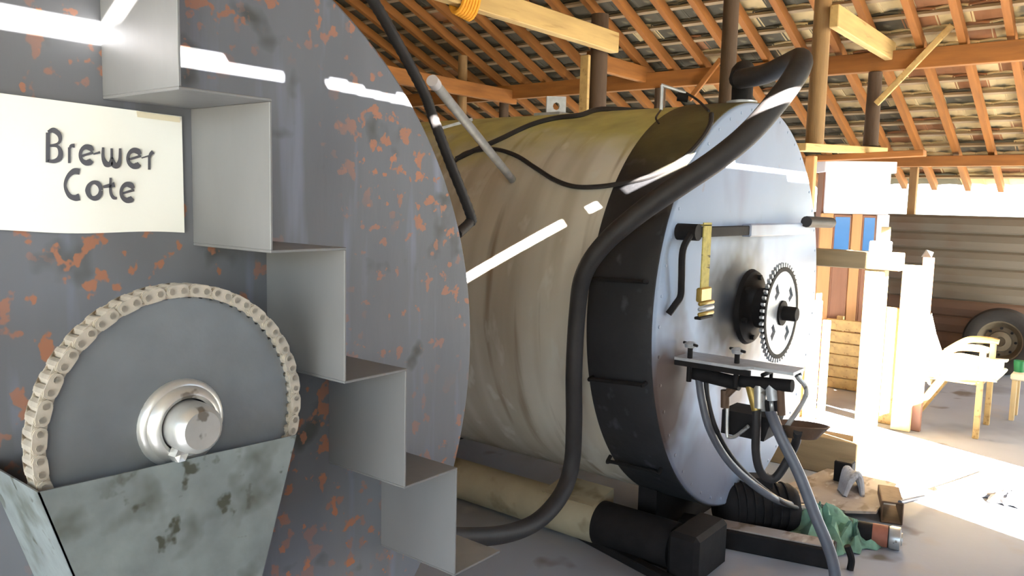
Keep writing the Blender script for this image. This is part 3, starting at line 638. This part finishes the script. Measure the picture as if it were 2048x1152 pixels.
# bracket box behind the crest
c = V((BX-0.1, 2.70, BZ+0.995))
bx_ = root('junction_bracket', c); tag(bx_, 'small grey metal bracket standing on the drum crest', 'bracket')
mk('plate', holed([(-0.055, -0.02), (0.055, -0.02), (0.055, 0.10), (-0.055, 0.10)], [ell(0, 0.045, 0.02, 0.022, range(0, 360, 45))], lambda u, v, w_: c+V((u*0.62+0.02*w_, -u*0.78+0.02*w_, v))), 'galvanised', bx_)
mk('base', box(c.x-0.08, c.x+0.1, c.y-0.08, c.y+0.1, c.z-0.03, c.z+0.004, 0.002), 'galvanised', bx_)
tag(mk('angle_strip', beam(onB(865, 262, 1.006), onB(945, 243, 1.0)+V((0, 0, 0.012)), 0.02, 0.02, 0.002), 'galvanised'), 'pale metal strip lying on the far mossy crest of the drum', 'strip')
# ================================================================== VALVE ARM IN FRONT OF THE WHITE FACE
va = root('valve_manifold', (3.2, 1.25, 0.8)); tag(va, 'grey shelf arm with clamps and dark valves sticking out of the white drum face', 'bracket')
zs = 0.858
mk('shelf_plate', plate([(3.06, BY, zs), (3.23, BY, zs), (3.23, 1.04, zs), (3.10, 1.04, zs), (3.10, 1.20, zs), (3.06, 1.24, zs)], (0, 0, -0.012)), 'galvanised', va)
mk('shelf_lip', box(3.06, 3.075, 1.20, 1.533, zs-0.035, zs-0.012, 0.002), 'black_metal', va)
mk('shelf_lip', box(3.21, 3.225, 1.05, 1.533, zs-0.03, zs-0.012, 0.002), 'black_metal', va)
for (px, py, yy) in ((1381, 690, 1.47), (1475, 702, 1.28)):
    q = onY(px, py, yy); cs = mk('clamp_screw', rod((q.x, yy, zs-0.10), (q.x, yy, q.z), 0.011, 10), 'black_metal', va, True)
    mk('knob', lathe([(0, -0.012), (0.022, -0.010), (0.026, 0.006), (0.014, 0.014), (0, 0.014)], (q.x, yy, q.z), V((0, 0, 1)), 12), 'galvanised', cs, True)
    mk('tommy_bar', rod((q.x-0.02, yy-0.04, q.z+0.004), (q.x+0.02, yy+0.04, q.z+0.004), 0.006, 8), 'black_metal', cs, True)
def blob(px, py, xx, rx, ry, rz_, m, name, parent, n=10, jag=0.12):
    c = onX(px, py, xx) if isinstance(px, (int, float)) else V(px)
    bm = B(); bmesh.ops.create_icosphere(bm, subdivisions=2, radius=1)
    for v in bm.verts: v.co = V((v.co.x*rx, v.co.y*ry, v.co.z*rz_))*(1+random.uniform(-jag, jag))+c
    return mk(name, bm, m, parent, True)
XA = 3.16
def arm_rod(p, q, r, m, name='pipe_fitting', n=12): return mk(name, rod(onX(*p, XA), onX(*q, XA), r, n), m, va, True)
arm_rod((1385, 745), (1480, 768), 0.030, 'black_metal', 'manifold'); arm_rod((1480, 762), (1585, 772), 0.026, 'black_metal', 'manifold')
arm_rod((1520, 770), (1520, 815), 0.026, 'bright_steel', 'valve_body'); arm_rod((1543, 768), (1547, 800), 0.026, 'galvanised', 'valve_body')
arm_rod((1560, 765), (1563, 830), 0.016, 'brown_rust'); arm_rod((1478, 765), (1452, 790), 0.016, 'brown_rust'); arm_rod((1450, 780), (1450, 815), 0.018, 'brown_rust')
arm_rod((1500, 770), (1513, 820), 0.020, 'brass', 'valve_body')
for k in range(4): arm_rod((1525+k*9, 800), (1527+k*9, 822), 0.011, 'black_metal' if k % 2 else 'bright_steel', 'spigot', 8)
a, b = onX(1452, 815, 3.26), onX(1548, 882, 3.26)
ty = mk('oil_tray', plate([(3.22, a.y, a.z), (3.22, b.y, a.z), (3.22, b.y+0.03, b.z), (3.22, a.y, b.z)], (0.16, 0, 0)), 'black_metal', va)
mk('tray_hanger', tube([onX(1456, 770, 3.18), onX(1455, 800, 3.18), onX(1454, 868, 3.18), onX(1460, 874, 3.18), onX(1472, 872, 3.18), onX(1497, 852, 3.18)], 0.008, 8, None, True, 3), 'bright_steel', va, True)
mk('tray_hanger', rod((3.3, 1.2, zs-0.05), (3.3, 1.2, a.z-0.005), 0.008, 8), 'black_metal', va, True); mk('cross_rod', rod((3.2, 1.2, zs-0.05), (3.3, 1.2, zs-0.05), 0.009, 8), 'black_metal', va, True)
c = onX(1600, 850, 3.3)
pn = mk('drip_pan', lathe([(0, -0.05), (0.07, -0.05), (0.115, 0.0), (0.12, 0.004), (0.11, 0.006), (0.066, -0.042), (0, -0.042)], c, V((0.12, 0.05, 1)), 20), 'brown_rust', va, True)
mk('pan_rod', tube([V((3.2, 1.06, zs-0.03)), V((3.24, 1.03, 0.75)), c+V((-0.09, 0.03, -0.005))], 0.010, 8), 'bright_steel', va, True)
def hose(name, pts, r, m, label): return tag(mk(name, tube(pts, r, 10), m, None, True), label, 'hose')
hose('rubber_hose', [onX(1398, 758, XA), onX(1404, 800, XA-0.02), onX(1420, 860, XA), onX(1455, 920, 3.25), onX(1505, 968, 3.4), onX(1555, 1000, 3.55), onZ(1600, 1015, -0.10)], 0.017, 'grey_rubber', 'grey hose curving from the valve arm down to the floor, leftmost of the hanging hoses')
hose('rubber_hose', [onX(1412, 760, XA+0.03), onX(1416, 800, XA+0.03), onX(1432, 858, XA+0.05), onX(1468, 920, 3.3), onX(1518, 970, 3.45), onX(1568, 1005, 3.6), onZ(1612, 1022, -0.10)], 0.011, 'black_rubber', 'thin dark hose running beside the leftmost grey hose')
hose('rubber_hose', [onX(1513, 800, XA), onX(1513, 850, XA), onX(1512, 905, XA+0.02), onX(1522, 945, XA+0.05), onX(1545, 958, XA+0.1), onX(1565, 938, XA+0.12), onX(1590, 890, XA+0.12), onX(1596, 862, 3.2)], 0.018, 'black_rubber', 'black hose hanging in a loop under the valve arm')
hose('flat_belt_hose', [onX(1538, 815, XA+0.03), onX(1560, 870, XA), onX(1598, 948, XA), onX(1630, 1030, XA), onX(1655, 1090, XA), onX(1668, 1135, XA), onX(1672, 1180, XA-0.01)], 0.023, 'grey_rubber', 'heavy dark hose falling from the valve arm in front of the green rag')

# ================================================================== FLOOR UNDER AND BEFORE THE PALE DRUM
pc = V((3.02, 0, FZ+0.125))
pr = root('bearer_pipe', (3.1, 2.6, FZ)); tag(pr, 'long pale concrete pipe lying under the side of the drum', 'pipe')
def cx_at(y): return 3.23
px_, pz_ = 3.22, FZ+0.105
mk('pipe', lathe([(0.0, 0), (0.105, 0), (0.105, 2.05), (0, 2.05)], (px_, 1.95, pz_), n=32), 'concrete_pipe', pr, True)
mk('dark_sleeve', lathe([(0.0, 0), (0.108, 0), (0.108, 0.40), (0, 0.40)], (px_, 1.56, pz_), n=32), 'black_metal', pr, True)
tag(mk('wedge_block', plate([(3.16, 1.98, FZ+0.20), (3.36, 1.98, FZ+0.235), (3.36, 1.98, FZ+0.16), (3.2, 1.98, FZ+0.16)], (0, 0.3, 0)), 'concrete_pipe'), 'pale wedge block jammed between drum and concrete pipe', 'wedge')
for yy, lab in ((1.75, 'dark saddle carrying the front of the pale drum'), (3.6, 'dark saddle carrying the rear of the pale drum')):
    n = 15; arc = [(BX+(BR+0.008)*math.sin(a), BZ-(BR+0.008)*math.cos(a)) for a in np.linspace(-0.52, 0.52, n)]
    tag(mk('saddle', plate([(x_, yy, z_) for x_, z_ in arc]+[(BX+0.5, yy, FZ), (BX-0.5, yy, FZ)], (0, 0.1, 0)), 'black_metal'), lab, 'saddle')
bp = root('base_channel', (3.6, 1.35, FZ)); tag(bp, 'low dark steel base channel with a pale top on the floor before the drum', 'base')
q0, q1 = onZ(1352, 1078), onZ(1668, 1142)
dq = (q1-q0); dn = V((-dq.y, dq.x, 0)).normalized(); dn = dn if dn.x > 0 else -dn
mk('channel', beam(q0+V((0, 0, 0.045))+dn*0.07, q1+V((0, 0, 0.045))+dn*0.07, 0.14, 0.09, 0.006), 'black_metal', bp)
mk('top_strip', beam(q0*0.8+q1*0.2+V((0, 0, 0.094))+dn*0.075, q0*0.02+q1*0.98+V((0, 0, 0.094))+dn*0.075, 0.10, 0.008, 0.002), 'slab_grey', bp)
mo = root('drive_motor', onZ(1512, 1062)); tag(mo, 'black drive motor with round end cap on the floor below the white face', 'motor')
mc = onZ(1512, 1062)+V((0, 0, 0.13)); md = V((0.62, -0.78, 0))
mk('body', lathe([(0, -0.22), (0.07, -0.22), (0.10, -0.19), (0.12, -0.16), (0.12, 0.16), (0.10, 0.19), (0, 0.19)], mc, md, 20), 'black_metal', mo, True)
for k in range(7): mk('fin', lathe([(0.12, -0.13+k*0.042), (0.128, -0.13+k*0.042), (0.128, -0.122+k*0.042), (0.12, -0.122+k*0.042)], mc, md, 20), 'black_metal', mo)
mk('shaft', rod(mc+md*0.19, mc+md*0.27, 0.018), 'bright_steel', mo, True)
mk('foot', beam(mc-md*0.15-V((0, 0, 0.118)), mc+md*0.15-V((0, 0, 0.118)), 0.2, 0.025), 'black_metal', mo)
mk('terminal_box', beam(mc-md*0.06+V((0, 0, 0.135)), mc+md*0.06+V((0, 0, 0.135)), 0.09, 0.06), 'black_metal', mo)
tag(mk('bearing_block', box(3.10, 3.42, 1.40, 1.55, FZ, FZ+0.22, 0.02), 'black_metal'), 'black bearing block at the end of the concrete pipe', 'block')
# grey slab sheet and beams
s0 = [onZ(1490, 1000, -0.09), onZ(1600, 962, -0.09), onZ(1655, 930, -0.06), onZ(1795, 962, -0.07), onZ(1752, 1030, -0.10), onZ(1690, 1032, -0.11), onZ(1640, 1018, -0.11)]
sb = root('slab_sheet', onZ(1650, 985)); tag(sb, 'mottled grey sheet lying on rubble in front of the drum', 'sheet')
mk('sheet', plate([V((p.x, p.y, -0.095)) for p in s0], (0, 0, 0.014)), 'slab_grey', sb)
mk('packing', box(min(p.x for p in s0)+0.25, max(p.x for p in s0)-0.25, 1.15, 1.35, FZ, -0.095, 0.01), 'brown_rust', sb)
c = onZ(1685, 985); tag(mk('iron_stub', box(c.x-0.03, c.x+0.05, c.y-0.05, c.y+0.05, FZ+0.055, FZ+0.19, 0.006), 'black_metal'), 'short dark iron stub standing on the grey sheet', 'stub')
# grey glove-like bundle: twisted cloth strips
gc = V((c.x-0.12, c.y-0.08, -0.05)); tb = root('cloth_bundle', gc); tag(tb, 'twisted bundle of grey cloth strips beside the iron stub', 'cloth')
for k in range(5):
    o = V((0.02*k-0.05, 0.012*k-0.02, 0))
    mk('strip', tube([gc+o+V((-0.09, 0.02, -0.03)), gc+o+V((-0.03, 0.01, 0.04+0.01*k)), gc+o+V((0.03, -0.01, 0.07-0.008*k)), gc+o+V((0.05+0.01*k, -0.03, 0.0)), gc+o+V((0.02*k-0.03, -0.06, -0.045))], [0.014, 0.02, 0.022, 0.018, 0.012], 8), 'grey_cloth', tb, True)
def rag(c, rx, ry, h_, m, name, label, seed):
    rs = np.random.RandomState(seed); bm = B(); n, rr = 26, 7; ctr = bm.verts.new(c+V((0, 0, h_))); rings = []
    for j in range(1, rr+1):
        f = j/rr; ring = []
        for k in range(n):
            a = 2*math.pi*k/n; w_ = 1+0.22*math.sin(3*a+seed)+0.12*math.sin(7*a+1.3*seed)
            z = h_*(1-f)**0.7*(1+0.5*math.sin(5*a+4*f+seed))*0.8+0.02*abs(math.sin(9*a+6*f))*(1-f*0.6)+rs.uniform(0, 0.012)
            ring.append(bm.verts.new(c+V((math.cos(a)*rx*f*w_, math.sin(a)*ry*f*w_, max(z, 0.004)))))
        rings.append(ring)
    for k in range(n): bm.faces.new((ctr, rings[0][k], rings[0][(k+1) % n]))
    for a, b in zip(rings, rings[1:]):
        for k in range(n): bm.faces.new((a[k], b[k], b[(k+1) % n], a[(k+1) % n]))
    ex = bmesh.ops.extrude_face_region(bm, geom=bm.faces[:]); bmesh.ops.translate(bm, verts=[v for v in ex['geom'] if isinstance(v, bmesh.types.BMVert)], vec=(0, 0, -0.004))
    return tag(mk(name, bm, m, None, True), label, 'cloth')
rag(onZ(1640, 1070), 0.26, 0.17, 0.14, 'green_cloth', 'green_rag', 'crumpled dark green rag on the floor in front of the motor', 3)
rag(onZ(1705, 1085), 0.17, 0.11, 0.09, 'green_cloth', 'green_rag', 'pale green rag spilling right of the heavy hose', 5)
rag(onZ(2015, 1003), 0.12, 0.09, 0.05, 'grey_cloth', 'floor_cloth', 'small crumpled cloth at the right on the sunlit floor', 8)
# angle iron box and cable
c = onZ(1778, 1030); bi = root('iron_box', c); tag(bi, 'short rusty square tube lying at the corner of the grey sheet', 'tube')
d = V((0.93, 0.3, 0)); 
for s, nm in ((-1, 'wall'), (1, 'wall')): mk(nm, beam(c-d*0.14+V((-0.3, 0.93, 0))*0.05*s+V((0, 0, 0.06)), c+d*0.14+V((-0.3, 0.93, 0))*0.05*s+V((0, 0, 0.06)), 0.01, 0.12), 'brown_rust', bi)
mk('top_wall', beam(c-d*0.14+V((0, 0, 0.115)), c+d*0.14+V((0, 0, 0.115)), 0.10, 0.01), 'brown_rust', bi); mk('bottom_wall', beam(c-d*0.14+V((0, 0, 0.006)), c+d*0.14+V((0, 0, 0.006)), 0.10, 0.01), 'brown_rust', bi)
tag(mk('floor_cable', tube([onZ(1800, 1005, -0.03), onZ(1830, 998, -0.08), onZ(1880, 988, -0.138), onZ(1930, 988, -0.138), onZ(1980, 993, -0.138), onZ(2040, 1010, -0.138), onZ(2100, 1035, -0.138)], 0.012, 8), 'grey_rubber', None, True), 'grey cable trailing over the sunlit floor to the right', 'cable')
tag(mk('shadow_line', tube([onZ(1870, 978, -0.135), onZ(1925, 960, -0.135), onZ(1975, 942, -0.135)], 0.011, 8), 'brown_rust', None, True), 'thin brown stick laid as a shadow line on the sunlit floor above the grey cable', 'streak')  # thin brown tube put in place of a shadow line
# dark cylinder with shiny end
a, b = onZ(1715, 1062, -0.095), onZ(1800, 1078, -0.095); ax_ = (b-a).normalized()
hc = root('hydraulic_cylinder', V((a.x, a.y, FZ))); tag(hc, 'short black cylinder with shiny end lying on the floor at right', 'cylinder')
mk('body', rod(a, b-ax_*0.05, 0.052, 20), 'black_metal', hc, True); mk('bright_end', lathe([(0, 0), (0.05, 0), (0.056, 0.01), (0.056, 0.05), (0.03, 0.055), (0.03, 0.06), (0, 0.06)], b-ax_*0.05, ax_, 20), 'bright_steel', hc, True)
mk('red_label', lathe([(0.0535, 0.0), (0.0535, 0.07)], a+(b-a)*0.35, ax_, 20), 'red_paint', hc, True)
c = onZ(1700, 1140); tag(mk('dark_stake', tube([c, c+V((0.01, 0.0, 0.05)), c+V((0, 0.02, 0.11))], 0.016, 8), 'black_metal', None, True), 'short dark stake on the floor at the foot of the heavy hose', 'stake')
tag(mk('floor_rail', beam(onZ(1090, 1030, FZ+0.02), onZ(1345, 1165, FZ+0.02), 0.05, 0.04), 'black_metal'), 'dark flat bar lying on the floor under the thick hose', 'bar')

# ================================================================== RIGHT: TIMBER FRAME, BOARDS, CHAIR
tf_ = root('timber_frame', (5.1, 1.7, FZ)); tag(tf_, 'heavy sawn timber frame with a thick post in full sun', 'frame')
mk('post', box(5.05, 5.16, 1.20, 1.31, FZ, 1.145, 0.004), 'cut_wood', tf_)
mk('top_beam', box(5.04, 5.17, 1.12, 2.75, 1.145, 1.25, 0.005), 'grey_wood', tf_)
mk('sill_beam', box(5.03, 5.20, 1.19, 2.75, FZ, 0.082, 0.005), 'grey_wood', tf_)
mk('post', box(5.05, 5.16, 2.55, 2.66, 0.082, 1.145, 0.004), 'cut_wood', tf_)
tag(mk('white_block', box(5.06, 5.15, 1.19, 1.30, 1.25, 1.315, 0.006), 'white_paint'), 'white block on top of the sunlit timber post', 'block')
tag(mk('peg', box(5.09, 5.13, 1.20, 1.245, 1.315, 1.40, 0.003), 'cut_wood'), 'small upright peg on the white block', 'peg')
# board stack
XC = 7.55; ztop = onX(1700, 640, XC).z; ya, yb = onX(1808, 760, XC).y, onX(1650, 700, XC).y; hb = (ztop-FZ)/6
cr = root('board_stack', (XC, (ya+yb)/2, FZ)); tag(cr, 'stack of wide sawn boards behind the sunlit timber post', 'boards')
for k in range(6):
    z0 = FZ+k*hb; o = random.uniform(-0.02, 0.02)
    mk('board', box(XC-0.02+o, XC+0.02+o, ya+random.uniform(0, .03), yb, z0+0.004, z0+hb-0.006, 0.004), 'pale_wood', cr)
for yy in (ya+0.1, yb-0.1): mk('batten', box(XC+0.05, XC+0.09, yy-0.03, yy+0.03, FZ, ztop+0.02, 0.003), 'cut_wood', cr)
a, b = onX(1620, 600, 6.3), onX(1665, 790, 6.3)
ls = root('plank_stack', (6.3, 1.95, FZ)); tag(ls, 'ragged upright cut planks in full sun beside the white face', 'planks')
for k, (ya, yb, zz) in enumerate(((1.925, 2.02, 0.79), (1.862, 1.918, 0.64), (2.025, 2.10, 0.74))):
    mk('plank', box(6.28+0.03*k, 6.31+0.03*k, ya, yb, FZ, zz, 0.003), 'cut_wood', ls)
bl_ = root('upright_boards', (6.5, 1.3, FZ)); tag(bl_, 'tall upright boards in sun and shade left of the chair', 'boards')
mk('board', box(6.43, 6.47, 1.272, 1.405, FZ, 1.10, 0.004), 'cut_wood', bl_); mk('board', box(6.50, 6.54, 1.215, 1.29, FZ, 1.16, 0.004), 'cabinet_brown', bl_)
mk('board', box(6.56, 6.60, 1.43, 1.56, FZ, 0.76, 0.004), 'pale_wood', bl_)
tag(mk('metal_clip', plate([(6.50, 1.23, 1.16), (6.54, 1.30, 1.16), (6.53, 1.27, 1.215), (6.51, 1.22, 1.20)], (0.012, 0.01, 0)), 'galvanised'), 'bent metal clip on top of the upright boards', 'clip')
# armchair
ac = root('armchair', (6.82, 1.12, FZ)); tag(ac, 'wooden armchair with cream seat and back cushions in the sun', 'chair')
XL, XR = 6.61, 7.11; SH = 0.30
for x_ in (XL, XR):
    mk('leg', box(x_-0.02, x_+0.02, 0.845, 0.885, FZ, 0.50, 0.004), 'pale_wood', ac)
    mk('leg', beam((x_, 1.36, FZ), (x_, 1.10, 0.285), 0.035, 0.05, 0.004), 'pale_wood', ac)
    mk('arm_rest', tube([V((x_, 0.83, 0.51)), V((x_, 0.90, 0.515)), V((x_, 1.02, 0.505)), V((x_, 1.10, 0.46)), V((x_, 1.19, 0.39))], [0.022, 0.026, 0.026, 0.024, 0.02], 8), 'pale_wood', ac, True)
    mk('side_rail', box(x_-0.015, x_+0.015, 0.87, 1.22, 0.245, 0.285, 0.003), 'pale_wood', ac)
mk('front_rail', box(XL, XR, 0.85, 0.88, 0.245, 0.285, 0.003), 'pale_wood', ac)
def cushion(pts, thick, name): 
    t = plate(pts, thick); bmesh.ops.subdivide_edges(t, edges=t.edges[:], cuts=2, use_grid_fill=True); bmesh.ops.bevel(t, geom=[e for e in t.edges if len(e.link_faces) == 2 and e.calc_face_angle(0) > 1], offset=0.022, segments=3, affect='EDGES'); return mk(name, t, 'cream_cushion', ac, True)
cushion([(XL-0.01, 0.78, 0.29), (XR+0.01, 0.78, 0.29), (XR+0.01, 1.22, 0.27), (XL-0.01, 1.22, 0.27)], (0, 0, 0.09), 'seat_cushion')
cushion([(XL, 1.19, 0.22), (XR, 1.19, 0.22), (XR, 1.31, 0.66), (XL, 1.31, 0.66)], (0, 0.09, -0.02), 'back_cushion')
# stool at the right edge
c = onZ(2058, 840); sl_ = root('stool', c); tag(sl_, 'pale stool cut off by the right picture edge', 'stool')
mk('seat', box(c.x-0.14, c.x+0.14, c.y-0.14, c.y+0.14, 0.18, 0.23, 0.01), 'cream_cushion', sl_)
for sx_ in (-1, 1):
    for sy_ in (-1, 1): mk('leg', box(c.x+sx_*0.11-0.018, c.x+sx_*0.11+0.018, c.y+sy_*0.11-0.018, c.y+sy_*0.11+0.018, FZ, 0.18, 0.003), 'cut_wood', sl_)
gcup = lathe([(0, 0), (0.035, 0), (0.042, 0.09), (0.038, 0.09), (0.032, 0.006), (0, 0.006)], (c.x, c.y+0.10, 0.23), V((0, 0, 1)), 16)
tag(mk('green_cup', gcup, 'green_plastic', None, True), 'green plastic cup standing on the pale stool', 'cup')
# truck wheel against the wall
wc = V((9.46, 1.09, FZ+0.34)); wx = V((-1, 0, 0.10)).normalized()
tw = root('truck_wheel', (wc.x, wc.y, FZ)); tag(tw, 'old truck wheel leaning against the dark cladding wall', 'wheel')
mk('tyre', lathe([(0.20, -0.07), (0.21, -0.10), (0.27, -0.12), (0.32, -0.105), (0.34, -0.07), (0.345, 0), (0.34, 0.07), (0.32, 0.105), (0.27, 0.12), (0.21, 0.10), (0.20, 0.07)], wc, wx, 40), 'tyre_rubber', tw, True)
mk('rim', lathe([(0.205, 0.07), (0.21, 0.095), (0.195, 0.09), (0.18, 0.05), (0.15, 0.02), (0.11, 0.03), (0.10, 0.06), (0.05, 0.07), (0.045, 0.04), (0, 0.04), (0, 0), (0.205, -0.07)], wc, wx, 32), 'rim_steel', tw, True)
for k in range(8):
    a = k*math.pi/4; dd, s_, u_ = frame(wx); p = wc+dd*0.03+(s_*math.cos(a)+u_*math.sin(a))*0.135; mk('wheel_nut', rod(p, p+dd*0.025, 0.014, 6), 'black_metal', tw)
# cabinet with white top and blue panes
cb = root('display_cabinet', (7.75, 2.15, FZ)); tag(cb, 'tall cabinet with white top panel and blue glass panes beside the drum face', 'cabinet')
CD = 7.95; pa, pb = at(1640, 500, CD-0.05), at(1774, 500, CD+0.15); hx = V((pb.x-pa.x, pb.y-pa.y, 0)); W_ = hx.length; hx.normalize(); hn = V((-hx.y, hx.x, 0)); hn = hn if hn.x > 0 else -hn
o_ = V((pa.x, pa.y, 0))
def cz(py): return at(1705, py, CD).z
def cpart(name, u0, u1, d0, d1, z0, z1, m, parent=None, bv=0.004):
    t = B(); hexa(t, [o_+hx*(u*W_)+hn*d+V((0, 0, z)) for z in (z0, z1) for u, d in ((u0, d0), (u1, d0), (u1, d1), (u0, d1))]); bevel(t, None, bv)
    return mk(name, t, m, parent or cb)
zt, zm, zg, zl = cz(345), cz(428), cz(508), cz(535)
cpart('carcass', 0, 1, 0.03, 0.20, FZ, zt, 'cabinet_brown')
cpart('top_panel', 0.02, 0.98, 0.0, 0.03, zm, zt, 'white_paint')
cpart('cornice', -0.03, 1.03, -0.04, 0.22, zt, cz(322), 'white_paint')
cpart('side_stile', -0.02, 0.17, -0.006, 0.03, FZ, zm, 'cabinet_wood'); cpart('middle_stile', 0.45, 0.60, -0.006, 0.03, FZ, zm, 'cabinet_wood'); cpart('side_stile', 0.82, 1.0, -0.006, 0.03, FZ, zm, 'white_paint')
for u, v_ in ((0.17, 0.45), (0.60, 0.82)):
    dr = cpart('door', u+0.005, v_-0.005, 0.0, 0.028, FZ+0.08, zm-0.01, 'cabinet_brown')
    cpart('glass_pane', u+0.03, v_-0.03, -0.004, 0.004, zg, zm-0.03, 'blue_glass', dr, 0.001)
    cpart('lower_panel', u+0.03, v_-0.03, -0.006, 0.004, 0.05, zl, 'cabinet_brown', dr, 0.004)
    cpart('handle', u+0.012, u+0.024, -0.03, 0.0, zl+0.01, zl+0.09, 'brass', dr, 0.003)
